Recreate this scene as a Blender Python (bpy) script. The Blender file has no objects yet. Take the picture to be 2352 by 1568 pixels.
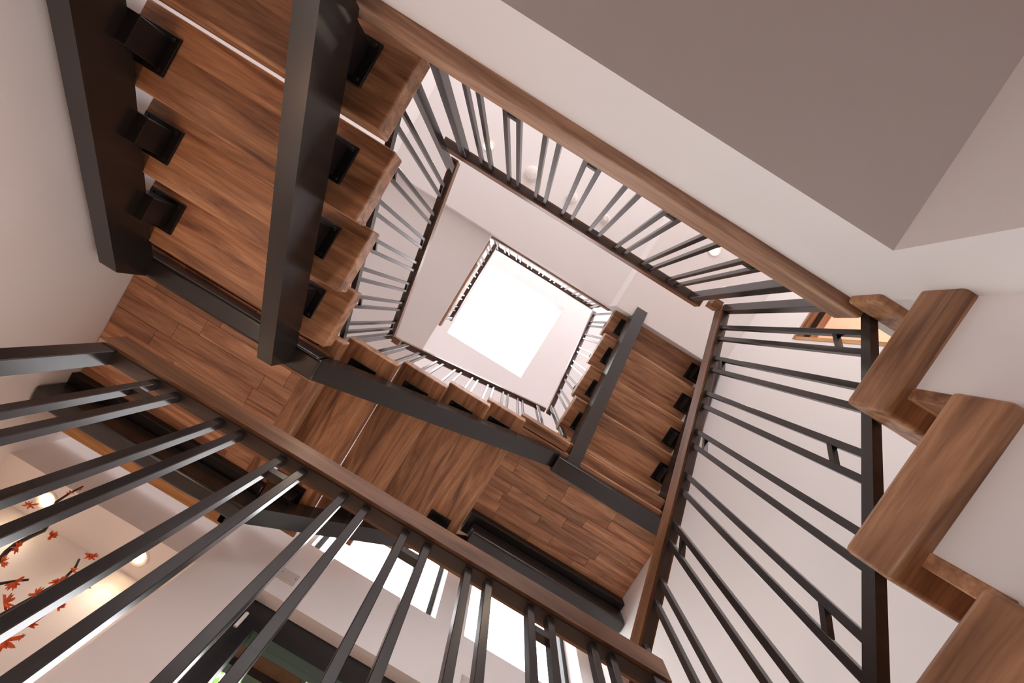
import bpy, bmesh, math, random
from mathutils import Vector, Matrix
random.seed(11)

ZO = 1.60            # the lens stands 1.6 m above the lowest floor; all heights below are measured from the lens
scene = bpy.context.scene
C = scene.collection

# ------------------------------------------------------------------ camera
F_PX = 915.0
roll, b, c = math.radians(31.67668), math.radians(3.25066), math.radians(0.58603)
R0 = Matrix(((math.cos(roll), -math.sin(roll), 0), (math.sin(roll), math.cos(roll), 0), (0, 0, 1)))
RX = Matrix(((1, 0, 0), (0, math.cos(b), -math.sin(b)), (0, math.sin(b), math.cos(b))))
RY = Matrix(((math.cos(c), 0, math.sin(c)), (0, 1, 0), (-math.sin(c), 0, math.cos(c))))
RW = RX @ RY @ R0                    # world -> lens axes (right, down, forward)
cam_d = bpy.data.cameras.new('camera')
cam_d.sensor_width = 36.0
cam_d.lens = F_PX / 2352 * 36.0
cam_d.clip_start = 0.02
cam_d.clip_end = 200
cam = bpy.data.objects.new('camera', cam_d)
C.objects.link(cam)
rows = [RW[0], -Vector(RW[1]), -Vector(RW[2])]
M = Matrix.Identity(4)
for col, v in enumerate(rows):
    for r in range(3):
        M[r][col] = v[r]
M.translation = (0, 0, ZO)
cam.matrix_world = M
scene.camera = cam

# ------------------------------------------------------------------ world, exposure
wd = bpy.data.worlds.new('overcast_sky')
scene.world = wd
wd.use_nodes = True
bg = wd.node_tree.nodes['Background']
bg.inputs[0].default_value = (0.985, 0.972, 1.0, 1)
bg.inputs[1].default_value = 6.0
vs = scene.view_settings
vs.view_transform = 'Standard'
vs.look = 'None'
vs.exposure = 0.14
vs.gamma = 1.0
vs.use_curve_mapping = False
scene.cycles.max_bounces = 14
scene.cycles.diffuse_bounces = 9
scene.cycles.glossy_bounces = 5
scene.cycles.transparent_max_bounces = 12
scene.cycles.sample_clamp_indirect = 6.0

def portal(name, loc, rot, sx, sy):
    l = bpy.data.lights.new(name, 'AREA')
    l.shape = 'RECTANGLE'
    l.size, l.size_y = sx, sy
    l.cycles.is_portal = True
    o = bpy.data.objects.new(name, l)
    C.objects.link(o)
    o.location = (loc[0], loc[1], loc[2] + ZO)
    o.rotation_euler = rot
    return o
H = math.pi / 2
portal('skylight_portal', (-0.24, -0.04, 7.7), (0, 0, 0), 1.5, 0.72)
portal('window_portal', (0.10, 2.06, 3.0), (-H, 0, 0), 0.95, 1.2)
portal('window_portal', (1.24, 2.06, 3.0), (-H, 0, 0), 0.95, 1.2)
portal('garden_door_portal', (0.30, 2.06, 0.9), (-H, 0, 0), 1.4, 2.2)
portal('added_low_window_portal', (-1.9, 0.825, 0.25), (0, -H, 0), 0.70, 1.55)  # daylight through an unseen opening added low in the left wall
portal('front_portal', (0.0, -4.0, 4.42), (H, 0, 0), 3.6, 3.95)  # front left open above the unseen wall, sized to admit daylight

# ------------------------------------------------------------------ materials
MATS = {}
def mat(name):
    return MATS[name]
def base_mat(name):
    m = bpy.data.materials.new(name)
    m.use_nodes = True
    MATS[name] = m
    nt = m.node_tree
    return m, nt, nt.nodes['Principled BSDF'], nt.nodes.new, nt.links.new
def plain(name, col, rough=0.5, metal=0.0, noise=0.0, bump=0.0, nscale=8.0, spec=0.5):
    m, nt, p, N, L = base_mat(name)
    p.inputs['Base Color'].default_value = (*col, 1)
    p.inputs['Roughness'].default_value = rough
    p.inputs['Metallic'].default_value = metal
    p.inputs['Specular IOR Level'].default_value = spec
    tc = N('ShaderNodeTexCoord')
    if noise:
        n = N('ShaderNodeTexNoise')
        n.inputs['Scale'].default_value = nscale
        n.inputs['Detail'].default_value = 6
        L(tc.outputs['Object'], n.inputs['Vector'])
        mx = N('ShaderNodeMix')
        mx.data_type = 'RGBA'
        mx.inputs[6].default_value = (*[v * (1 - noise) for v in col], 1)
        mx.inputs[7].default_value = (*[min(1, v * (1 + noise)) for v in col], 1)
        L(n.outputs[0], mx.inputs[0])
        L(mx.outputs[2], p.inputs['Base Color'])
    if bump:
        n2 = N('ShaderNodeTexNoise')
        n2.inputs['Scale'].default_value = nscale * 20
        L(tc.outputs['Object'], n2.inputs['Vector'])
        bp = N('ShaderNodeBump')
        bp.inputs['Strength'].default_value = bump
        bp.inputs['Distance'].default_value = 0.002
        L(n2.outputs[0], bp.inputs['Height'])
        L(bp.outputs[0], p.inputs['Normal'])
    return m
def wood(name, dark, mid, light, rough=0.4, boards=0.0, vary=0.35):
    m, nt, p, N, L = base_mat(name)
    tc = N('ShaderNodeTexCoord')
    oi = N('ShaderNodeObjectInfo')
    off = N('ShaderNodeVectorMath'); off.operation = 'SCALE'
    off.inputs[0].default_value = (37.0, 21.0, 53.0)
    L(oi.outputs['Random'], off.inputs['Scale'])
    add = N('ShaderNodeVectorMath'); add.operation = 'ADD'
    L(tc.outputs['Object'], add.inputs[0]); L(off.outputs[0], add.inputs[1])
    src = add.outputs[0]
    bfac = None
    if boards:      # glued-up boards: a random shift for every stave across the width
        sep = N('ShaderNodeSeparateXYZ'); L(tc.outputs['Object'], sep.inputs[0])
        sc = N('ShaderNodeMath'); sc.operation = 'MULTIPLY_ADD'
        sc.inputs[1].default_value = 1.0 / boards; L(sep.outputs[1], sc.inputs[0]); L(oi.outputs['Random'], sc.inputs[2])
        fl = N('ShaderNodeMath'); fl.operation = 'FLOOR'; L(sc.outputs[0], fl.inputs[0])
        ad = N('ShaderNodeMath'); ad.operation = 'MULTIPLY_ADD'; ad.inputs[1].default_value = 31.7
        L(oi.outputs['Random'], ad.inputs[0]); L(fl.outputs[0], ad.inputs[2])
        wn = N('ShaderNodeTexWhiteNoise'); wn.noise_dimensions = '1D'; L(ad.outputs[0], wn.inputs['W'])
        sv = N('ShaderNodeVectorMath'); sv.operation = 'SCALE'
        L(wn.outputs['Color'], sv.inputs[0]); sv.inputs['Scale'].default_value = 9.0
        a2 = N('ShaderNodeVectorMath'); a2.operation = 'ADD'; L(src, a2.inputs[0]); L(sv.outputs[0], a2.inputs[1])
        src = a2.outputs[0]
        bfac = wn.outputs['Value']
    mp = N('ShaderNodeMapping'); mp.inputs['Scale'].default_value = (1.5, 15, 15)
    L(src, mp.inputs[0])
    n1 = N('ShaderNodeTexNoise'); n1.inputs['Scale'].default_value = 1.1; n1.inputs['Detail'].default_value = 8
    n1.inputs['Roughness'].default_value = 0.6; n1.inputs['Distortion'].default_value = 0.9
    L(mp.outputs[0], n1.inputs['Vector'])
    mp2 = N('ShaderNodeMapping'); mp2.inputs['Scale'].default_value = (6, 140, 140)
    L(src, mp2.inputs[0])
    n2 = N('ShaderNodeTexNoise'); n2.inputs['Scale'].default_value = 1.0; n2.inputs['Detail'].default_value = 4
    L(mp2.outputs[0], n2.inputs['Vector'])
    cr = N('ShaderNodeValToRGB')
    e = cr.color_ramp.elements
    e[0].position = 0.34; e[0].color = (*dark, 1)
    e[1].position = 0.66; e[1].color = (*light, 1)
    k = e.new(0.5); k.color = (*mid, 1)
    L(n1.outputs[0], cr.inputs[0])
    hs = N('ShaderNodeHueSaturation')
    L(cr.outputs[0], hs.inputs['Color'])
    v = N('ShaderNodeMath'); v.operation = 'MULTIPLY_ADD'
    v.inputs[1].default_value = vary; v.inputs[2].default_value = 1 - vary / 2
    L(bfac if bfac is not None else oi.outputs['Random'], v.inputs[0])
    L(v.outputs[0], hs.inputs['Value'])
    mx = N('ShaderNodeMix'); mx.data_type = 'RGBA'; mx.blend_type = 'MULTIPLY'
    mx.inputs[0].default_value = 0.5
    L(hs.outputs[0], mx.inputs[6])
    cr2 = N('ShaderNodeValToRGB')
    cr2.color_ramp.elements[0].position = 0.35; cr2.color_ramp.elements[0].color = (0.55, 0.5, 0.48, 1)
    cr2.color_ramp.elements[1].position = 0.6; cr2.color_ramp.elements[1].color = (1, 1, 1, 1)
    L(n2.outputs[0], cr2.inputs[0]); L(cr2.outputs[0], mx.inputs[7])
    L(mx.outputs[2], p.inputs['Base Color'])
    p.inputs['Roughness'].default_value = rough
    bp = N('ShaderNodeBump'); bp.inputs['Strength'].default_value = 0.15; bp.inputs['Distance'].default_value = 0.002
    L(n2.outputs[0], bp.inputs['Height']); L(bp.outputs[0], p.inputs['Normal'])
    return m
def emit(name, col, strength):
    m, nt, p, N, L = base_mat(name)
    p.inputs['Base Color'].default_value = (*col, 1)
    p.inputs['Emission Color'].default_value = (*col, 1)
    p.inputs['Emission Strength'].default_value = strength
    return m
def glass(name, tint=(1, 1, 1), gloss=0.06):
    m, nt, p, N, L = base_mat(name)
    nt.nodes.remove(p)
    t = N('ShaderNodeBsdfTransparent'); t.inputs[0].default_value = (*tint, 1)
    g = N('ShaderNodeBsdfGlossy'); g.inputs['Roughness'].default_value = 0.02
    lw = N('ShaderNodeLayerWeight')
    pw = N('ShaderNodeMath'); pw.operation = 'POWER'; pw.inputs[1].default_value = 5.0
    L(lw.outputs['Facing'], pw.inputs[0])
    f = N('ShaderNodeMath'); f.operation = 'MULTIPLY_ADD'; f.inputs[1].default_value = 0.9; f.inputs[2].default_value = 0.03
    L(pw.outputs[0], f.inputs[0])
    mx = N('ShaderNodeMixShader')
    L(f.outputs[0], mx.inputs[0]); L(t.outputs[0], mx.inputs[1]); L(g.outputs[0], mx.inputs[2])
    L(mx.outputs[0], nt.nodes['Material Output'].inputs[0])
    return m

plain('white_paint', (0.82, 0.785, 0.78), 0.55, noise=0.02, bump=0.05, nscale=3)
plain('warm_paint', (0.80, 0.60, 0.48), 0.6, noise=0.03)
plain('black_steel', (0.010, 0.008, 0.008), 0.30, 0.0, noise=0.25, nscale=5, spec=0.4)
plain('stringer_steel', (0.016, 0.013, 0.012), 0.27, 0.0, noise=0.15, nscale=4, spec=0.7)
plain('bar_steel', (0.026, 0.021, 0.020), 0.22, 0.0, noise=0.2, nscale=14, spec=0.55)
MATS['bar_steel'].node_tree.nodes['Principled BSDF'].inputs['IOR'].default_value = 1.6
plain('rail_steel', (0.062, 0.040, 0.033), 0.4, 0.0, noise=0.3, nscale=12)
plain('black_aluminium', (0.008, 0.008, 0.009), 0.35, 0.0)
plain('white_plastic', (0.82, 0.78, 0.74), 0.4)
plain('grey_plate', (0.60, 0.55, 0.53), 0.45)
wood('walnut', (0.19, 0.082, 0.040), (0.39, 0.190, 0.095), (0.58, 0.315, 0.170), 0.42, boards=0.16, vary=0.35)
wood('walnut_plank', (0.23, 0.100, 0.050), (0.43, 0.21, 0.112), (0.60, 0.33, 0.19), 0.45, vary=0.55)
wood('rail_wood', (0.12, 0.050, 0.024), (0.22, 0.098, 0.046), (0.34, 0.165, 0.084), 0.28, vary=0.1)
wood('trim_wood', (0.20, 0.10, 0.058), (0.36, 0.20, 0.125), (0.48, 0.30, 0.20), 0.45, vary=0.2)
wood('honey_and_lit_walnut', (0.34, 0.15, 0.04), (0.48, 0.23, 0.07), (0.60, 0.32, 0.12), 0.4, vary=0.1)  # door linings; also the landing's walnut edge with niche glow in its colour
wood('floor_wood', (0.32, 0.19, 0.11), (0.46, 0.29, 0.17), (0.58, 0.40, 0.26), 0.35, boards=0.12, vary=0.3)
wood('dark_floor', (0.08, 0.036, 0.018), (0.14, 0.066, 0.034), (0.2, 0.1, 0.055), 0.4, boards=0.12, vary=0.3)
plain('pale_bounce_floor', (0.66, 0.63, 0.60), 0.9, noise=0.06, nscale=60)  # unseen floor tops, made pale to bounce light upward
emit('warm_lamp', (1.0, 0.74, 0.42), 26.0)
glass('clear_glass')
plain('tinted_soffit', (0.075, 0.032, 0.014), 0.7, noise=0.3, nscale=6, spec=0.15)
plain('leaf_green', (0.20, 0.42, 0.03), 0.4, noise=0.4, nscale=9)
plain('bark', (0.05, 0.03, 0.025), 0.7, noise=0.4, nscale=30)
plain('flower_red', (0.70, 0.10, 0.015), 0.45, noise=0.55, nscale=45)
plain('vase_glaze', (0.55, 0.5, 0.46), 0.3)
plain('paving', (0.13, 0.12, 0.105), 0.8, noise=0.2)

# ------------------------------------------------------------------ mesh helpers
MESHES = {}
def tag(o, label=None, cat=None, group=None, kind=None):
    if label: o['label'] = label
    if cat: o['category'] = cat
    if group: o['group'] = group
    if kind: o['kind'] = kind
    return o
def thing(name, label, cat, loc=(0, 0, 0), group=None):
    o = bpy.data.objects.new(name, None)
    o.empty_display_size = 0.1
    C.objects.link(o)
    o.location = (loc[0], loc[1], loc[2] + ZO)
    return tag(o, label, cat, group)
def put(o, parent, Mw):
    """link o, world matrix Mw, child of parent"""
    C.objects.link(o)
    if parent is not None:
        o.parent = parent
        pm = PM.get(parent.name, Matrix.Translation(parent.location))
        o.matrix_local = pm.inverted() @ Mw
    else:
        o.matrix_local = Mw
    PM[o.name] = Mw
    return o
PM = {}
def finish(bm, name, material, bevel=0, seg=2, smooth=True):
    if bevel:
        ed = [e for e in bm.edges if len(e.link_faces) == 2 and e.calc_face_angle(0) > 0.5]
        for f_ in bm.faces: f_.smooth = False
        res = bmesh.ops.bevel(bm, geom=ed, offset=bevel, segments=seg, profile=0.5, affect='EDGES', clamp_overlap=True)
        if seg > 1 and smooth:
            for f_ in res['faces']: f_.smooth = True
    bmesh.ops.recalc_face_normals(bm, faces=bm.faces)
    me = bpy.data.meshes.new(name)
    bm.to_mesh(me)
    bm.free()
    me.materials.append(mat(material))
    return me
def box_bm(sx, sy, sz):
    bm = bmesh.new()
    bmesh.ops.create_cube(bm, size=1.0)
    for v in bm.verts:
        v.co = (v.co.x * sx, v.co.y * sy, v.co.z * sz)
    return bm
def box(name, x0, x1, y0, y1, z0, z1, material, parent=None, bevel=0, seg=2, axis='X'):
    """a box; its local X (the grain direction) runs along `axis`"""
    dx, dy, dz = x1 - x0, y1 - y0, z1 - z0
    ctr = Vector(((x0 + x1) / 2, (y0 + y1) / 2, (z0 + z1) / 2 + ZO))
    if axis == 'X':
        dims, Rm = (dx, dy, dz), Matrix.Identity(4)
    elif axis == 'Y':
        dims, Rm = (dy, dx, dz), Matrix.Rotation(H, 4, 'Z')
    else:
        dims, Rm = (dz, dy, dx), Matrix.Rotation(-H, 4, 'Y')
    key = (tuple(round(d, 5) for d in dims), material, bevel, seg)
    me = MESHES.get(key)
    if me is None:
        me = finish(box_bm(*dims), name, material, bevel, seg)
        MESHES[key] = me
    o = bpy.data.objects.new(name, me)
    return put(o, parent, Matrix.Translation(ctr) @ Rm)
def beam(name, p0, p1, w, h, material, parent=None, bevel=0, seg=2):
    """sloped bar with plumb ends; p0, p1 = centre of the underside, h = vertical depth"""
    a, d = Vector(p0), Vector(p1)
    a.z += ZO; d.z += ZO
    ux = (d - a).normalized()
    side = Vector((0, 0, 1)).cross(Vector((ux.x, ux.y, 0))).normalized()
    uz = ux.cross(side)
    Rm = Matrix((ux, side, uz)).transposed().to_4x4()
    Mw = Matrix.Translation((a + d) / 2 + Vector((0, 0, h / 2))) @ Rm
    inv = Mw.inverted()
    bm = bmesh.new()
    vv = []
    for q in (a, d):
        for s, t in ((-1, 0), (1, 0), (1, 1), (-1, 1)):
            vv.append(bm.verts.new(inv @ (q + side * s * w / 2 + Vector((0, 0, t * h)))))
    for f in ((0, 1, 2, 3), (7, 6, 5, 4), (0, 4, 5, 1), (1, 5, 6, 2), (2, 6, 7, 3), (3, 7, 4, 0)):
        bm.faces.new([vv[i] for i in f])
    o = bpy.data.objects.new(name, finish(bm, name, material, bevel, seg))
    return put(o, parent, Mw)
def prism(name, poly, axis, a0, a1, material, parent=None, bevel=0):
    """extrude a 2-D outline: axis 'X' -> poly is (y, z); 'Y' -> (x, z); 'Z' -> (x, y)"""
    def P(u, v, t):
        return {'X': (t, u, v), 'Y': (u, t, v), 'Z': (u, v, t)}[axis]
    pts = [P(u, v, a0) for u, v in poly] + [P(u, v, a1) for u, v in poly]
    ctr = Vector((sum(p[0] for p in pts) / len(pts), sum(p[1] for p in pts) / len(pts), sum(p[2] for p in pts) / len(pts)))
    bm = bmesh.new()
    vs_ = [bm.verts.new(Vector(p) - ctr) for p in pts]
    n = len(poly)
    bm.faces.new(vs_[:n]); bm.faces.new(vs_[n:][::-1])
    for i in range(n):
        bm.faces.new((vs_[i], vs_[(i + 1) % n], vs_[n + (i + 1) % n], vs_[n + i]))
    o = bpy.data.objects.new(name, finish(bm, name, material, bevel))
    return put(o, parent, Matrix.Translation(ctr + Vector((0, 0, ZO))))
def lathe(name, prof, loc, material, parent=None, seg=28, flip=False):
    bm = bmesh.new()
    rings = []
    for r, z in prof:
        rings.append([bm.verts.new((r * math.cos(2 * math.pi * i / seg), r * math.sin(2 * math.pi * i / seg), z)) for i in range(seg)])
    for A_, B_ in zip(rings, rings[1:]):
        for i in range(seg):
            bm.faces.new((A_[i], A_[(i + 1) % seg], B_[(i + 1) % seg], B_[i]))
    bm.faces.new(rings[0][::-1]); bm.faces.new(rings[-1])
    me = finish(bm, name, material)
    for p_ in me.polygons:
        p_.use_smooth = len(p_.vertices) == 4
    try:
        me.set_sharp_from_angle(angle=0.7)
    except Exception:
        pass
    o = bpy.data.objects.new(name, me)
    return put(o, parent, Matrix.Translation((loc[0], loc[1], loc[2] + ZO)))
def struct(o):
    o['kind'] = 'structure'
    return o
def sroot(name, loc=(0, 0, 0)):
    o = bpy.data.objects.new(name, None)
    C.objects.link(o)
    o.location = (loc[0], loc[1], loc[2] + ZO)
    o['kind'] = 'structure'
    return o

# ------------------------------------------------------------------ the shell
XL, XR, YB = -1.79, 1.81, 1.885
ZC = 6.40                    # top ceiling
Z1, Z2 = 1.242, 4.09         # the two upper floors
GF = -0.12                   # floor beyond the near guard
LOW = -1.60                  # lowest floor
W = 'white_paint'
struct(box('floor', -6, 6, -0.55, 6, LOW - 0.2, LOW, 'dark_floor'))
struct(box('floor', -6, 6, -6, -0.55, LOW - 0.2, LOW, 'dark_floor'))
struct(box('floor', XL, XR, 0.50, 2.4, GF - 0.22, GF, 'floor_wood'))
wl = sroot('wall_left', (XL, 0, LOW))       # added low opening, out of view, brightens the treads and stair wall
LW0, LW1, LWY0, LWY1 = -0.10, 0.60, 0.05, 1.60
box('wall_panel', XL - 0.2, XL, -4.0, 2.4, LW1, ZC, W, wl)
box('wall_panel', XL - 0.2, XL, -4.0, 2.4, LOW, LW0, W, wl)
box('wall_panel', XL - 0.2, XL, -4.0, LWY0, LW0, LW1, W, wl)
box('wall_panel', XL - 0.2, XL, LWY1, 2.4, LW0, LW1, W, wl)
# right wall with a doorway on the first upper floor (y < -0.943)
wr = sroot('wall_right', (XR, 0, LOW))
box('wall_panel', XR, XR + 0.13, -0.943, 2.4, LOW, ZC, W, wr)
box('wall_panel', XR, XR + 0.13, -1.85, -0.943, 2.95, ZC, W, wr)
box('wall_panel', XR, XR + 0.13, -4.0, -1.85, LOW, ZC, W, wr)
box('wall_panel', XR, XR + 0.13, -1.85, -0.943, LOW, Z1 - 0.4, W, wr)
# back wall: niche, garden door, two high windows
wb = sroot('wall_back', (0, YB, LOW))
T = 0.20
WZ0, WZ1 = 2.42, 3.55
box('wall_panel', XL, XR, YB, YB + T, WZ1, ZC, W, wb)
box('wall_panel', XL, -0.351, YB, YB + T, 1.982, WZ1, W, wb)
box('wall_panel', XL, -0.39, YB, YB + T, 1.918, 1.982, W, wb)
box('wall_panel', -0.728, -0.39, YB, YB + T, GF, 1.918, W, wb)
box('wall_panel', -0.351, XR, YB, YB + T, 1.982, WZ0, W, wb)
box('wall_panel', 0.562, 0.775, YB, YB + T, WZ0, WZ1, W, wb)
box('wall_panel', 1.70, XR, YB, YB + T, WZ0, WZ1, W, wb)
box('wall_panel', 1.05, XR, YB, YB + T, GF, 1.982, W, wb)
box('niche_back', XL, -0.62, YB + 0.235, YB + 0.36, GF, 2.2, W, wb)
box('niche_ceiling', XL, -0.62, YB + T, YB + 0.235, 1.918, 2.2, W, wb)
box('niche_side', -0.728, -0.62, YB + T, YB + 0.235, GF, 1.918, W, wb)

# first upper floor: slab, fascia, wall underneath
struct(box('floor', XL, XR, -4.0, -0.55, 0.874, 1.16, W))
struct(box('floor', XL, XR, -4.0, -0.56, 1.161, Z1 - 0.004, 'pale_bounce_floor', axis='Y'))
struct(box('wall_front', 0.613, XR, -4.0, -0.55, LOW, 0.874, W))
tr = struct(box('trim_1', XL, 0.835, -0.60, -0.515, 1.146, Z1, 'trim_wood', bevel=0.007))
# wall under the lower flight: stepped outline in (y, z)
RI, RU = 0.194, 0.287        # rise and run of the lower flight
TH2 = 0.098
def tz(n): return 1.140 - RI * n
def tf(n): return -0.529 + RU * n
poly = [(-0.55, LOW), (-0.55, tz(0) - TH2 + 0.004)]
for n in range(0, 6):
    rb = tf(n) - 0.075       # riser plane
    poly += [(rb, tz(n) - TH2 + 0.004), (rb, tz(n + 1) - TH2 + 0.004)]
poly += [(tf(5) + 0.2, tz(6) - TH2 + 0.004), (tf(5) + 0.2, LOW)]
struct(prism('wall_stair', poly, 'X', 0.80, XR, W))

struct(box('wall_front', XL, XR, -4.15, -4.0, LOW, 2.45, W))
# second upper floor: three slabs at different depths
struct(box('floor', XL, 0.70, -4.0, -0.575, 3.86, Z2 - 0.09, W))
struct(box('floor', 0.70, XR, -4.0, -0.572, 3.60, Z2, W))
struct(box('floor', XL, -0.635, -0.575, YB, 3.95, Z2 - 0.09, W))
struct(box('floor', XL, 0.70, -4.0, -0.60, Z2 - 0.089, Z2, 'pale_bounce_floor', axis='Y'))
struct(box('floor', XL, -0.66, -0.60, YB, Z2 - 0.089, Z2, 'pale_bounce_floor', axis='Y'))
struct(box('trim_2', -0.7256, 0.758, -0.62, -0.558, Z2 - 0.09, Z2, 'trim_wood', bevel=0.006))
struct(box('trim_3', -0.70, -0.628, -0.525, -0.265, Z2 - 0.09, Z2, 'trim_wood', bevel=0.006, axis='Y'))
struct(box('trim_4', -0.69, -0.612, -0.262, 0.464, Z2 - 0.09, Z2, 'trim_wood', bevel=0.006, axis='Y'))

# top ceiling with the skylight shaft
sx0, sx1, sy0, sy1 = -0.83, 0.565, -0.545, 0.77
struct(box('ceiling', XL, sx0, -4.0, YB, ZC, ZC + 0.2, W))
struct(box('ceiling', sx1, XR, -4.0, YB, ZC, ZC + 0.2, W))
struct(box('ceiling', sx0, sx1, -4.0, sy0, ZC, ZC + 0.2, W))
struct(box('ceiling', sx0, sx1, sy1, YB, ZC, ZC + 0.2, W))
GZ = 7.6
gx0, gx1, gy0, gy1 = -0.1215 * GZ, 0.058 * GZ, -0.0458 * GZ, 0.0352 * GZ
sky = sroot('window_3', (0, 0, ZC))
def shaft():
    bm = bmesh.new()
    lo = [(sx0, sy0), (sx1, sy0), (sx1, sy1), (sx0, sy1)]
    hi = [(gx0, gy0), (gx1, gy0), (gx1, gy1), (gx0, gy1)]
    t = 0.08
    lo2 = [(x + (-t if x < 0 else t), y + (-t if y < 0 else t)) for x, y in lo]
    hi2 = [(x + (-t if x < 0 else t), y + (-t if y < 0 else t)) for x, y in hi]
    R_ = [[bm.verts.new((x, y, z)) for x, y in ring] for ring, z in ((lo, ZC), (hi, GZ), (hi2, GZ), (lo2, ZC + 0.2))]
    for A_, B_ in ((0, 1), (1, 2), (2, 3), (3, 0)):
        for i in range(4):
            bm.faces.new((R_[A_][i], R_[A_][(i + 1) % 4], R_[B_][(i + 1) % 4], R_[B_][i]))
    o = bpy.data.objects.new('shaft', finish(bm, 'shaft', W))
    return put(o, sky, Matrix.Translation((0, 0, ZO)))
shaft()
box('pane', gx0 - 0.04, gx1 + 0.04, gy0 - 0.04, gy1 + 0.04, GZ + 0.001, GZ + 0.012, 'clear_glass', sky)

# high windows in the back wall
def high_window(name, x0, x1):
    w_ = sroot(name, ((x0 + x1) / 2, YB, WZ0))
    yf = YB + 0.14
    f = 0.035
    box('frame', x0, x0 + f, yf, yf + 0.05, WZ0, WZ1, 'black_aluminium', w_, axis='Z')
    box('frame', x1 - f, x1, yf, yf + 0.05, WZ0, WZ1, 'black_aluminium', w_, axis='Z')
    box('frame', x0 + f, x1 - f, yf, yf + 0.05, WZ1 - f, WZ1, 'black_aluminium', w_)
    box('frame', x0 + f, x1 - f, yf + 0.02, yf + 0.05, WZ0, WZ0 + 0.012, 'white_plastic', w_)
    box('pane', x0 + f, x1 - f, yf + 0.022, yf + 0.028, WZ0 + 0.012, WZ1 - f, 'clear_glass', w_)
high_window('window_1', -0.351, 0.562)
high_window('window_2', 0.775, 1.70)

# garden door in the back wall
d1 = sroot('door_1', (0.33, YB, GF))
yd = YB + 0.07
box('frame', -0.39, -0.297, yd, yd + 0.09, GF, 1.982, 'black_aluminium', d1, axis='Z')
box('frame', -0.297, 1.05, yd, yd + 0.09, 1.84, 1.982, 'black_aluminium', d1)
box('frame', 0.96, 1.05, yd, yd + 0.09, GF, 1.84, 'black_aluminium', d1, axis='Z')
box('pane', -0.297, 0.96, yd + 0.05, yd + 0.058, GF, 1.84, 'clear_glass', d1)
box('handle', -0.381, -0.361, yd - 0.012, yd + 0.004, 1.805, 1.897, 'white_plastic', d1, bevel=0.006, axis='Z')

# doorway in the right wall
d2 = sroot('door_2', (XR, -1.4, Z1))
box('head_lining', XR - 0.004, XR + 0.134, -1.85, -0.943, 2.925, 2.952, 'walnut', d2, axis='Y')
box('head_stop', XR + 0.045, XR + 0.075, -1.85, -0.97, 2.912, 2.926, 'black_steel', d2, axis='Y')
box('side_lining', XR - 0.004, XR + 0.134, -0.965, -0.94, Z1 - 0.4, 2.925, 'honey_and_lit_walnut', d2, axis='Z')
box('side_lining', XR - 0.004, XR + 0.134, -1.85, -1.825, Z1 - 0.4, 2.925, 'honey_and_lit_walnut', d2, axis='Z')
# the warm room behind it
struct(box('wall_far', XR + 1.6, XR + 1.75, -4.0, 0.3, Z1 - 0.5, 4.4, 'warm_paint'))
struct(box('ceiling', XR + 0.13, XR + 1.6, -4.0, 0.3, 3.35, 3.6, 'warm_paint'))
struct(box('wall_inner', XR + 0.13, XR + 1.6, 0.15, 0.3, Z1 - 0.5, 3.35, 'warm_paint'))
struct(box('floor', XR + 0.13, XR + 1.6, -4.0, 0.15, Z1 - 0.5, Z1 - 0.4, 'floor_wood', axis='Y'))
lr = bpy.data.lights.new('side_room_lamp', 'POINT')
lr.energy = 9; lr.color = (1.0, 0.66, 0.46); lr.shadow_soft_size = 0.08
lro = bpy.data.objects.new('side_room_lamp', lr); C.objects.link(lro)
lro.location = (XR + 0.85, -1.9, 2.9 + ZO)

# ------------------------------------------------------------------ stairs
TH, RISE = 0.09, 0.178
def bracket_mesh(name, w, l, hblk):
    """plate under the tread, upright block and two gussets; local origin on the tread's underside"""
    key = ('bracket', w, l, hblk)
    if key in MESHES: return MESHES[key]
    bm = bmesh.new()
    def add(x0, x1, y0, y1, z0, z1):
        g = bmesh.ops.create_cube(bm, size=1.0)
        for v in g['verts']:
            v.co = ((x0 + x1) / 2 + v.co.x * (x1 - x0), (y0 + y1) / 2 + v.co.y * (y1 - y0), (z0 + z1) / 2 + v.co.z * (z1 - z0))
    add(-w / 2, w / 2, -l / 2, l / 2, -0.010, 0.0)
    add(-w / 2 + 0.035, w / 2 - 0.035, -l / 2 + 0.02, l / 2 - 0.02, -hblk, -0.010)
    for sx, sy in ((-1, -1), (1, -1), (-1, 1), (1, 1)):
        cx, cy = sx * (w / 2 - 0.018), sy * (l / 2 - 0.018)
        add(cx - 0.006, cx + 0.006, cy - 0.006, cy + 0.006, -0.016, -0.010)
    me = finish(bm, name, 'black_steel', 0.002, 1)
    MESHES[key] = me
    return me
def bracket(parent, x, y, z, w, l, hblk, rot=0):
    o = bpy.data.objects.new('bracket', bracket_mesh('bracket', w, l, hblk))
    put(o, parent, Matrix.Translation((x, y, z + ZO)) @ Matrix.Rotation(rot, 4, 'Z'))

# flight A: from the first floor up to the first landing, along +y
fa = thing('stair_flight', 'open-riser timber flight on two broad black stringers beside the tall pale wall', 'stairs', (-1.25, -0.58, Z1))
A_Z = [1.42 + RISE * k for k in range(4)]
A_F = [-0.583 + 0.2915 * k for k in range(4)]
for z, f in zip(A_Z, A_F):
    box('tread', XL + 0.03, -0.703, f, f + 0.300, z - TH, z, 'walnut', fa, 0.007, 3)
for k in range(4):
    zb = A_Z[k] - TH
    bracket(fa, -0.895, A_F[k] + 0.138, zb, 0.15, 0.155, 0.125)
    bracket(fa, -1.66, A_F[k] + 0.145, zb, 0.178, 0.155, 0.125)
sl = 0.634
def az(y): return 1.0436 + sl * (y + 0.4217)      # underside of flight A's stringers
beam('stringer', (-0.8775, -1.35, az(-1.35)), (-0.8775, 0.772, az(0.772)), 0.075, 0.193, 'stringer_steel', fa, 0.016, 3)
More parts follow.
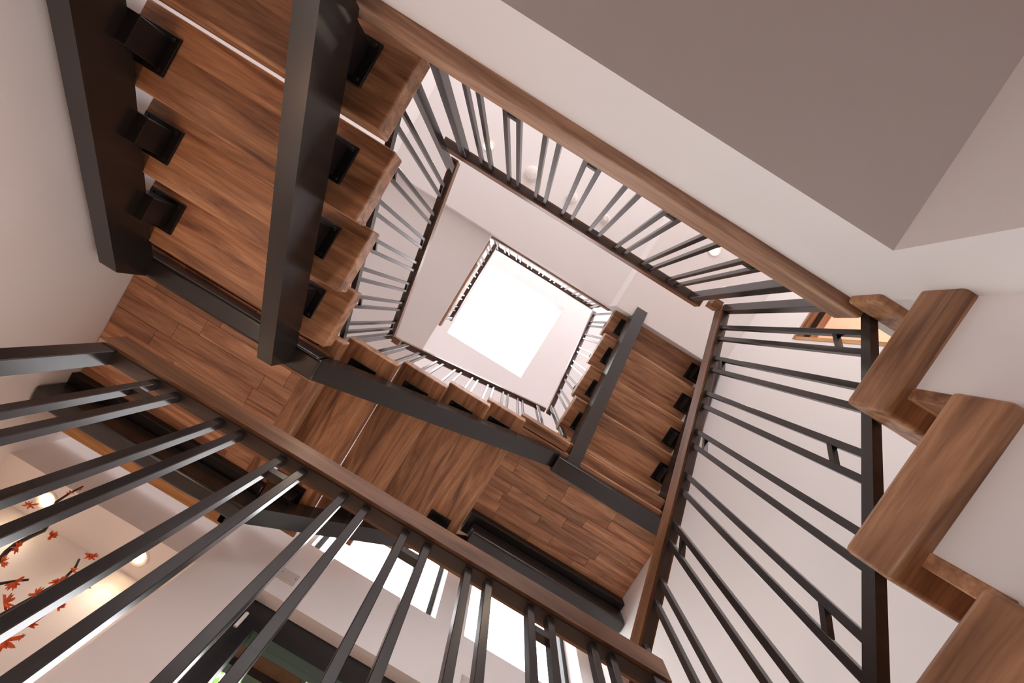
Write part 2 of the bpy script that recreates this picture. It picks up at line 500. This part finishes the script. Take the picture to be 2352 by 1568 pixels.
beam('stringer', (-1.695, -1.35, az(-1.35)), (-1.695, 0.772, az(0.772)), 0.09, 0.193, 'stringer_steel', fa, 0.022, 3)

# landing B
LB, LD = 2.132, 3.022
def planks(parent, x0, x1, y0, y1, z0, z1, wid, offs):
    n = round((y1 - y0) / wid)
    wd_ = (y1 - y0) / n
    rnd = random.Random(offs)
    for i in range(n):
        xs = x0
        first = rnd.uniform(0.12, 0.5)
        while xs < x1 - 0.02:
            xe = min(x1, xs + (first if xs == x0 else rnd.uniform(0.30, 0.62)))
            if x1 - xe < 0.10: xe = x1
            box('plank', xs + 0.0006, xe - 0.0006, y0 + i * wd_ + 0.0006, y0 + (i + 1) * wd_ - 0.0006, z0 + rnd.uniform(-0.0006, 0.0006), z1, 'walnut_plank', parent, 0.0012, 1)
            xs = xe
lb = thing('stair_landing', 'quarter landing of narrow timber planks against the tall pale wall', 'landing', (-1.25, 1.1, LB))
box('deck', XL, -0.695, 0.585, 1.755, LB - 0.045, LB, 'walnut', lb)
planks(lb, XL + 0.002, -0.72, 0.66, 1.66, LB - TH, LB - 0.047, 0.088, 3)
box('nosing', -0.80, -0.69, 0.577, 1.755, LB - TH, LB + 0.001, 'walnut', lb, 0.010, 3, axis='Y')
box('edge_board', XL, -0.81, 0.577, 0.655, LB - TH, LB + 0.001, 'walnut', lb, 0.006, 2)
box('edge_board', XL, -0.695, 1.662, 1.762, LB - TH, LB, 'honey_and_lit_walnut', lb, 0.004, 2)  # walnut edge, warm niche light put into its colour
box('beam', XL, -0.72, 0.669, 0.772, 1.93, LB - TH - 0.001, 'stringer_steel', lb, 0.016, 3)
box('packer', XL, -0.66, 1.425, 1.56, 2.002, LB - TH - 0.001, 'black_steel', lb, 0.003, 1)
box('beam', XL, -0.62, 1.475, 1.567, 1.866, 2.001, 'stringer_steel', lb, 0.018, 3)

# flight C: along +x
fc = thing('stair_flight', 'open-riser timber flight with a dark steel stringer, between the two plank landings', 'stairs', (-0.1, 1.15, LB))
C_Z = [LB + RISE * (k + 1) for k in range(4)]
C_F = [-0.7406, -0.446, -0.150, 0.1300]
for z, f in zip(C_Z, C_F):
    box('tread', f, f + 0.309, 0.577, 1.753, z - TH, z, 'walnut', fc, 0.007, 3, axis='Y')
for k in range(4):
    bracket(fc, C_F[k] + 0.15, 0.742, C_Z[k] - TH, 0.148, 0.165, 0.10, H)
    bracket(fc, C_F[k] + 0.15, 1.560, C_Z[k] - TH, 0.20, 0.165, 0.10, H)
def cz(x): return 2.383 + 0.625 * x               # underside of flight C's stringers
for yy, wdt in ((0.732, 0.114), (1.585, 0.10)):
    beam('stringer', (-0.72, yy, cz(-0.72)), (0.80, yy, cz(0.80)), wdt, 0.112, 'stringer_steel', fc, 0.018, 3)
box('stringer_foot', -0.90, -0.70, 0.675, 0.789, 1.925, 2.04, 'stringer_steel', fc, 0.012, 3)

# landing D
ld = thing('stair_landing', 'quarter landing of narrow timber planks under the foot of the small upper flight', 'landing', (1.1, 1.15, LD))
box('deck', 0.43, XR, 0.585, 1.755, LD - 0.045, LD, 'walnut', ld)
planks(ld, 0.44, XR - 0.002, 0.66, 1.75, LD - TH, LD - 0.047, 0.082, 8)
box('nosing', 0.418, 0.84, 0.577, 0.655, LD - TH, LD + 0.001, 'walnut', ld, 0.010, 3)
box('nosing', 0.416, 0.438, 0.66, 1.755, LD - TH, LD + 0.001, 'walnut', ld, 0.008, 3, axis='Y')
box('beam', 0.79, XR, 0.684, 0.812, 2.835, LD - TH - 0.001, 'stringer_steel', ld, 0.012, 3)
box('packer', 0.47, XR, 1.384, 1.55, 2.864, LD - TH - 0.001, 'black_steel', ld, 0.003, 1)
box('beam', 0.52, XR, 1.435, 1.535, 2.729, 2.863, 'stringer_steel', ld, 0.018, 3)

# flight E: along -y up to the second floor
fe = thing('stair_flight', 'small upper timber flight on a bright-edged steel stringer under the second floor soffit', 'stairs', (1.3, 0.9, LD))
E_Z = [LD + RISE * (k + 1) for k in range(5)]
E_F = [0.915, 0.61, 0.321, 0.003, -0.2997]        # nosing; the tread runs back from it
for z, f in zip(E_Z, E_F):
    box('tread', 0.770, XR - 0.02, f - 0.324, f, z - TH, z, 'walnut', fe, 0.007, 3)
for k in range(5):
    if k > 0:
        bracket(fe, 0.925, E_F[k] - 0.152, E_Z[k] - TH, 0.14, 0.16, 0.10)
    bracket(fe, 1.728, E_F[k] - 0.152, E_Z[k] - TH, 0.150, 0.16, 0.10)
def ez(y): return 3.26 - 0.51 * y
beam('stringer', (0.9245, 0.74, ez(0.74)), (0.9245, -0.80, ez(-0.80)), 0.105, 0.15, 'stringer_steel', fe, 0.018, 3)
beam('stringer', (1.745, 0.74, ez(0.74)), (1.745, -0.80, ez(-0.80)), 0.09, 0.15, 'stringer_steel', fe, 0.018, 3)

# lower flight with closed risers, along -y up to the first floor
fl = thing('stair_flight', 'closed-riser flight of thick timber treads let into the white wall beside the long balustrade', 'stairs', (1.2, 0.6, GF))
for n in range(0, 6):
    f = tf(n)
    bk = max(f - 0.361, -0.556)
    box('tread', 0.768, XR - 0.002, bk, f, tz(n) - TH2, tz(n), 'walnut', fl, 0.010, 3, axis='Y')
    box('riser', 0.797, XR - 0.01, f - 0.078, f - 0.050, tz(n + 1) - 0.02, tz(n) - TH2 + 0.002, 'walnut', fl, 0.002, 1)

# ------------------------------------------------------------------ balustrades
HW, HD, BS, PS = 0.048, 0.060, 0.0185, 0.038
def vbar(name, x, y, z0, z1, s, parent, bev=0.0012):
    return box(name, x - s / 2, x + s / 2, y - s / 2, y + s / 2, z0, z1, 'bar_steel', parent, bev, 1, axis='Z')
def handrail(parent, p0, p1):
    """p0, p1 on the underside centre line"""
    r = beam('handrail', p0, p1, HW, HD, 'rail_wood', parent, 0.007, 3)
    a, d = Vector(p0), Vector(p1)
    u = (d - a).normalized() * 0.012
    beam('rail_plate', a + u - Vector((0, 0, 0.004)), d - u - Vector((0, 0, 0.004)), 0.030, 0.010, 'rail_steel', r, 0.001, 1)
    return r
def guard(label, axis, fixed, s0, s1, zu, base, svals, posts, hr=True, bar=None, first_top=True, top_gap=0.05, low_gap=0.16, group=None):
    """axis 'X' or 'Y' is the run; zu(s) underside of handrail; base(s) foot of balusters"""
    P = (lambda s, z: (s, fixed, z)) if axis == 'X' else (lambda s, z: (fixed, s, z))
    g = thing('balustrade', label, 'balustrade', P((s0 + s1) / 2, base((s0 + s1) / 2)), group)
    handrail(g, P(s0, zu(s0)), P(s1, zu(s1)))
    for s, zb in posts:
        x, y, _ = P(s, 0)
        vbar('post', x, y, zb, zu(s) + 0.004, PS, g, 0.002)
    for i, (u, v) in enumerate(svals):
        for s in (u, v):
            if s is None: continue
            x, y, _ = P(s, 0)
            vbar('baluster', x, y, base(s), zu(s) + 0.003, BS, g)
        if u is None or v is None: continue
        top = (i % 2 == 0) == first_top
        if top:
            za, zb = zu(u) - top_gap, zu(v) - top_gap
        else:
            za, zb = base(u) + low_gap, base(v) + low_gap
        e = BS / 2 * (1 if v > u else -1)
        beam('spacer', P(u + e, za - 0.017), P(v - e, zb - 0.017), BS * 0.95, 0.017, 'bar_steel', g, 0.001, 1)
    if bar:
        zf, w_, h_ = bar
        beam('bottom_rail', P(s0 + 0.012 * (1 if s1 > s0 else -1), zf(s0)), P(s1, zf(s1)), w_, h_, 'bar_steel', g, 0.003, 2)
    return g
def pairs(start, gap, pitch, n): return [(start + pitch * k, start + pitch * k + gap) for k in range(n)]

# near guard
guard('level balustrade with a dark handrail spanning below the landing, nearest the viewer', 'X', 0.543, -0.762, 0.742,
      lambda s: 0.872, lambda s: GF, [(-0.604, -0.550), (-0.440, -0.387), (-0.280, -0.225), (-0.120, -0.063), (0.040, 0.098), (0.205, 0.259), (0.369, 0.422), (0.537, 0.588)],
      [(-0.734, GF), (0.712, GF)], top_gap=0.055)
# first floor guard over the trim
guard('level balustrade standing on the long timber floor edge of the first floor', 'X', -0.583, -0.80, 0.783,
      lambda s: 2.10, lambda s: Z1, pairs(-0.561, 0.0545, 0.1605, 8), [(-0.668, Z1), (0.725, Z1)], top_gap=0.03, low_gap=0.17)
# lower flight guard
gE = guard('sloping balustrade with a steel bottom rail beside the thick treads let into the white wall', 'Y', 0.86, -0.60, 0.86,
      lambda s: 1.919 - 0.672 * (s + 0.481), lambda s: 0.965 - 0.66 * (s + 0.2525),
      [(-0.481, -0.421), (-0.321, -0.264), (-0.158, -0.102), (0.002, 0.056), (0.163, 0.217), (0.323, 0.378), (0.483, 0.538), (0.643, 0.698)],
      [(-0.587, Z1 - 0.06)], bar=(lambda s: 0.946 - 0.66 * (s + 0.2525), 0.028, 0.030), first_top=False, top_gap=0.075, low_gap=0.12)
beam('handrail', (0.79, -0.588, 1.999), (0.838, -0.588, 1.999), HW, HD, 'rail_wood', gE, 0.006, 2)
# flight A guard
gA = guard('sloping balustrade along the inner tread ends of the flight beside the tall pale wall', 'Y', -0.785, -0.600, 0.670,
      lambda s: 2.4546 + 0.672 * (s + 0.445), lambda s: 2.012 + 0.69 * (s - 0.248),
      [(-0.445, -0.390), (-0.282, -0.230), (-0.124, -0.071), (0.033, 0.089), (0.189, 0.246), (0.343, 0.403), (0.514, 0.571)],
      [(-0.546, A_Z[0]), (0.640, LB)], bar=(lambda s: 1.99 + 0.69 * (s - 0.248), 0.026, 0.036), top_gap=0.045, low_gap=0.12)
beam('handrail', (-0.762, 0.66, 3.190), (-0.70, 0.66, 3.190), HW, HD, 'rail_wood', gA, 0.006, 2)
# flight C guard
def c_top(s):
    z = LB
    for zt, f in zip(C_Z, C_F):
        if s > f + 0.005: z = zt
    return LD if s > 0.42 else z
guard('sloping balustrade over the flight joining the two plank landings', 'X', 0.66, -0.69, 0.77,
      lambda s: 3.31 + 0.655 * (s + 0.532), c_top,
      [(-0.532, -0.480), (-0.381, -0.327), (-0.219, -0.162), (-0.055, -0.004), (0.0995, 0.157), (0.262, 0.316), (0.424, 0.478)],
      [(-0.642, C_Z[0]), (0.66, LD)], top_gap=0.04, low_gap=0.12)
# flight E guard
def e_top(s):
    z = LD
    for zt, f in zip(E_Z, E_F):
        if s < f - 0.005: z = zt
    return z
guard('pale-lit sloping balustrade on the tread ends of the small upper flight', 'Y', 0.795, 0.66, -0.60,
      lambda s: 4.636 - 0.79 * (s + 0.1025), e_top,
      [(-0.553, None), (-0.389, -0.445), (-0.218, -0.271), (-0.048, -0.1025), (0.118, 0.062), (0.280, 0.225), (0.442, 0.388)],
      [(0.585, LD)], top_gap=0.04, low_gap=0.12)
# second floor guards
guard('topmost level balustrade facing the skylight on the long second floor edge', 'X', -0.622, -0.667, 0.75,
      lambda s: 5.0, lambda s: Z2, pairs(-0.535, 0.0545, 0.1605, 8), [(-0.648, Z2), (0.715, Z2)], first_top=True, top_gap=0.03, low_gap=0.17)
guard('topmost short level balustrade along the side gallery under the skylight', 'Y', -0.70, -0.645, 0.4535,
      lambda s: 5.0, lambda s: Z2, pairs(-0.55, 0.0545, 0.1605, 6), [(0.415, Z2)], first_top=False, top_gap=0.03, low_gap=0.17)

# ------------------------------------------------------------------ fittings
def downlight(x, y, z, label, r=0.052, on=True, power=0.0, ring='white_plastic'):
    t = thing('downlight', label, 'light', (x, y, z), None)
    lathe('trim_ring', [(r, 0.0), (r, -0.004), (r * 0.92, -0.007), (r * 0.72, -0.005), (r * 0.53, -0.001), (r * 0.52, 0.0)], (x, y, z), ring, t)
    lathe('lens', [(r * 0.5, 0.0), (r * 0.5, -0.006), (r * 0.25, -0.009)], (x, y, z), 'warm_lamp' if on else 'white_plastic', t)
    if power:
        l = bpy.data.lights.new('downlight_beam', 'SPOT')
        l.energy = power; l.color = (1.0, 0.78, 0.60); l.spot_size = 2.6; l.spot_blend = 1.0; l.shadow_soft_size = 0.04
        lo_ = bpy.data.objects.new('downlight_beam', l)
        put(lo_, t, Matrix.Translation((x, y, z - 0.02 + ZO)))
    return t
nz = 1.918
downlight(-0.792 * nz, 1.0417 * nz, nz, 'glowing warm downlight in the niche, the one nearer the pale corner wall', 0.055, True, 3.2)
downlight(-0.5157 * nz, 1.0465 * nz, nz, 'glowing warm downlight in the niche, the one nearer the black garden door', 0.055, True, 3.2)
downlight(-0.2795 * 3.86, -0.3239 * 3.86, 3.86, 'glowing downlight on the second floor soffit beside the smoke alarm', 0.058, True, 5)
downlight(0.3277 * 3.60, -0.4015 * 3.60, 3.60, 'glowing downlight on the lower soffit, above the end of the timber floor edge', 0.058, True, 5)
def round_fitting(name, x, y, z, label, cat, r, h):
    t = thing(name, label, cat, (x, y, z))
    lathe('base', [(r, 0), (r, -h * 0.35), (r * 0.93, -h * 0.42)], (x, y, z), 'white_plastic', t)
    lathe('cover', [(r * 0.86, -h * 0.42), (r * 0.84, -h * 0.85), (r * 0.6, -h)], (x, y, z), 'white_plastic', t)
    lathe('button', [(0.006, -h), (0.006, -h - 0.002)], (x + r * 0.45, y, z), 'grey_plate', t, 12)
    return t
round_fitting('smoke_alarm', -0.1529 * 3.86, -0.3219 * 3.86, 3.86, 'large round white smoke alarm on the second floor soffit', 'alarm', 0.070, 0.045)
round_fitting('ceiling_sensor', -0.0394 * 3.86, -0.3238 * 3.86, 3.86, 'flat round ceiling sensor next to the smoke alarm on the soffit', 'sensor', 0.055, 0.025)
round_fitting('motion_detector', 0.0572 * 3.86, -0.3212 * 3.86, 3.86, 'small tall cream motion detector on the soffit, farthest from the smoke alarm', 'sensor', 0.040, 0.075)
def wall_plate(x0, x1, z0, z1, label):
    t = thing('wall_plate', label, 'plate', ((x0 + x1) / 2, YB, z0))
    box('plate', x0, x1, YB - 0.010, YB, z0, z1, 'grey_plate', t, 0.002, 1)
    box('cover', x0 + 0.006, x1 - 0.006, YB - 0.013, YB - 0.010, z0 + 0.006, z1 - 0.006, 'grey_plate', t, 0.001, 1)
    for xx in (x0 + 0.012, x1 - 0.012):
        lathe('screw', [(0.003, 0), (0.003, 0.001)], (xx, YB - 0.0135, (z0 + z1) / 2), 'black_steel', t, 8)
wall_plate(-0.378, -0.271, 2.085, 2.159, 'blank grey wall plate above the corner of the black garden door')
wall_plate(0.80, 0.905, 2.080, 2.154, 'blank grey wall plate below the second high window')

def added_warm_fill(x, y, z, power):
    l = bpy.data.lights.new('added_warm_fill', 'POINT')
    l.energy = power; l.color = (1.0, 0.60, 0.36); l.shadow_soft_size = 0.08
    o = bpy.data.objects.new('added_warm_fill', l)
    C.objects.link(o)
    o.location = (x, y, z + ZO)
added_warm_fill(-1.35, -2.6, 0.0, 4)      # unseen warm fill added under the first floor
added_warm_fill(-1.45, 0.75, 0.33, 11)    # added warm fill beyond the near balustrade, out of view

# ------------------------------------------------------------------ flowering branches in a vase below the niche
def px_ray(px, py):
    d = Vector(((px - 1176) / F_PX, (py - 784) / F_PX, 1.0))
    return RW.transposed() @ d
def on_y(px, py, y):
    d = px_ray(px, py)
    return d * (y / d.y)
def tube(name, pts, radii, material, parent, seg=7):
    bm = bmesh.new()
    rings = []
    for i, p in enumerate(pts):
        t = (pts[min(i + 1, len(pts) - 1)] - pts[max(i - 1, 0)]).normalized()
        s_ = t.cross(Vector((0.3, 1, 0.1))).normalized()
        u_ = t.cross(s_)
        rings.append([bm.verts.new(p - pts[0] + (s_ * math.cos(a) + u_ * math.sin(a)) * radii[i]) for a in [2 * math.pi * k / seg for k in range(seg)]])
    for A_, B_ in zip(rings, rings[1:]):
        for k in range(seg):
            bm.faces.new((A_[k], A_[(k + 1) % seg], B_[(k + 1) % seg], B_[k]))
    bm.faces.new(rings[0]); bm.faces.new(rings[-1])
    me = finish(bm, name, material)
    for p_ in me.polygons: p_.use_smooth = True
    o = bpy.data.objects.new(name, me)
    return put(o, parent, Matrix.Translation(pts[0] + Vector((0, 0, ZO))))
def flower_mesh(seed):
    rnd = random.Random(seed)
    bm = bmesh.new()
    for k in range(20):
        th, ph = rnd.uniform(0, 2 * math.pi), rnd.uniform(0.1, 1.25)
        d = Vector((math.sin(ph) * math.cos(th), math.sin(ph) * math.sin(th), math.cos(ph)))
        L_ = rnd.uniform(0.024, 0.042)
        s_ = d.orthogonal().normalized(); u_ = d.cross(s_)
        prev = None
        for t, r in ((0.05, 0.0016), (0.5, 0.0042), (0.8, 0.0034), (1.0, 0.0008)):
            cc = d * L_ * t + Vector((0, 0, -0.010 * t * t)) * math.sin(ph)
            ring = [bm.verts.new(cc + (s_ * math.cos(a) + u_ * math.sin(a)) * r) for a in (0, 1.57, 3.14, 4.71)]
            if prev:
                for i in range(4): bm.faces.new((prev[i], prev[(i + 1) % 4], ring[(i + 1) % 4], ring[i]))
            prev = ring
        bm.faces.new(prev)
    return finish(bm, 'flower', 'flower_red')
FM = [flower_mesh(s) for s in range(3)]
YV = 1.80
vase_p = Vector((-1.62, YV, GF))
fv = thing('flower_arrangement', 'bare dark branches with spiky orange-red blossoms in front of the lit niche', 'flowers', vase_p)
lathe('vase', [(0.09, 0), (0.13, 0.12), (0.14, 0.3), (0.10, 0.5), (0.07, 0.6), (0.085, 0.66), (0.075, 0.66), (0.055, 0.58)], vase_p, 'vase_glaze', fv)
stems = [
    ([(190, 1117), (160, 1132), (130, 1152), (116, 1182), (111, 1203), (101, 1218), (67, 1233), (37, 1249), (16, 1266), (0, 1285), (-40, 1340)],
     [(184, 1121, 0.5), (160, 1133, 0.6), (68, 1158, 1.0), (116, 1230, 1.1), (42, 1256, 1.0), (2, 1292, 1.0)]),
    ([(182, 1284), (173, 1303), (149, 1327), (122, 1346), (86, 1366), (40, 1392), (-30, 1430)],
     [(207, 1278, 1.1), (168, 1312, 0.7), (134, 1337, 1.0), (84, 1364, 1.0), (8, 1386, 1.3)]),
    ([(206, 1340), (177, 1360), (149, 1379), (123, 1395), (72, 1431), (22, 1453), (-40, 1470)],
     [(192, 1347, 1.1), (132, 1393, 1.0), (62, 1437, 1.2), (10, 1468, 1.7), (45, 1462, 0.5)]),
    ([(66, 1331), (40, 1333), (0, 1340), (-40, 1365)],
     [(33, 1336, 1.2)]),
]
for si, (pp, ff) in enumerate(stems):
    yv = YV + 0.02 * (si - 1)
    pts = [on_y(x, y, yv) for x, y in pp] + [Vector((vase_p.x + 0.01 * si, YV, GF + 0.62))]
    rad = [0.0042 + 0.0022 * i / 3 for i in range(len(pts))]
    rad = [min(r, 0.009) for r in rad]
    st = tube('branch', pts, rad, 'bark', fv)
    for fi, (x, y, sc_) in enumerate(ff):
        p = on_y(x, y, yv - 0.01)
        o = bpy.data.objects.new('flower', FM[(si + fi) % 3])
        q = Matrix.Translation(p + Vector((0, 0, ZO))) @ Matrix.Rotation(random.uniform(0, 6.28), 4, 'Z') @ Matrix.Rotation(random.uniform(0.5, 1.9), 4, 'X') @ Matrix.Scale(sc_ * 0.72, 4)
        put(o, st, q)

# ------------------------------------------------------------------ beyond the garden door
so = sroot('ceiling', (0.2, 2.4, 2.03))
for i in range(2):
    box('plank', -1.6, 1.8, YB + 0.22 + i * 0.115, YB + 0.22 + i * 0.115 + 0.111, 2.02, 2.06, 'tinted_soffit', so, 0.004, 1)
box('edge_beam', -1.6, 1.8, YB + 0.452, YB + 0.51, 1.985, 2.12, 'black_aluminium', so)
downlight(0.0424 * 2.02, 1.0942 * 2.02 + 0.02, 2.02, 'unlit recessed downlight in the dark timber soffit outside the garden door', 0.055, False, 0, 'black_aluminium')
struct(box('ground', -6, 6, 2.4, 9, GF - 0.3, GF - 0.1, 'paving'))
sh = thing('garden_shrub', 'bright green leafy shrub outside the black garden door', 'shrub', (-0.6, 3.6, GF))
def shrub():
    rnd = random.Random(4)
    verts, faces = [], []
    for k in range(5200):
        p = Vector((rnd.gauss(-0.45, 0.55), rnd.gauss(3.55, 0.22), rnd.uniform(0.3, 3.7)))
        s_ = rnd.uniform(0.035, 0.065)
        a = Vector((rnd.gauss(0, 1), rnd.gauss(0, 1), rnd.gauss(0, 0.6))).normalized()
        b_ = a.orthogonal().normalized()
        b_ = (b_ * math.cos(k) + a.cross(b_) * math.sin(k))
        n_ = a.cross(b_)
        i0 = len(verts)
        for u, v, w_ in ((0, 0, 0), (0.35, 0.42, 0.1), (0.75, 0.36, 0.1), (1.05, 0, 0), (0.75, -0.36, 0.1), (0.35, -0.42, 0.1)):
            verts.append(p + a * u * s_ + b_ * v * s_ + n_ * w_ * s_)
        faces.append(tuple(range(i0, i0 + 6)))
    me = bpy.data.meshes.new('foliage')
    me.from_pydata([v - Vector((-0.6, 3.6, GF)) for v in verts], [], faces)
    me.materials.append(mat('leaf_green'))
    o = bpy.data.objects.new('foliage', me)
    o['kind'] = 'stuff'
    put(o, sh, Matrix.Translation((-0.6, 3.6, GF + ZO)))
shrub()
tube('stem', [Vector((-0.6, 3.6, GF)), Vector((-0.62, 3.58, 1.0)), Vector((-0.66, 3.55, 2.4))], [0.03, 0.024, 0.012], 'bark', sh)
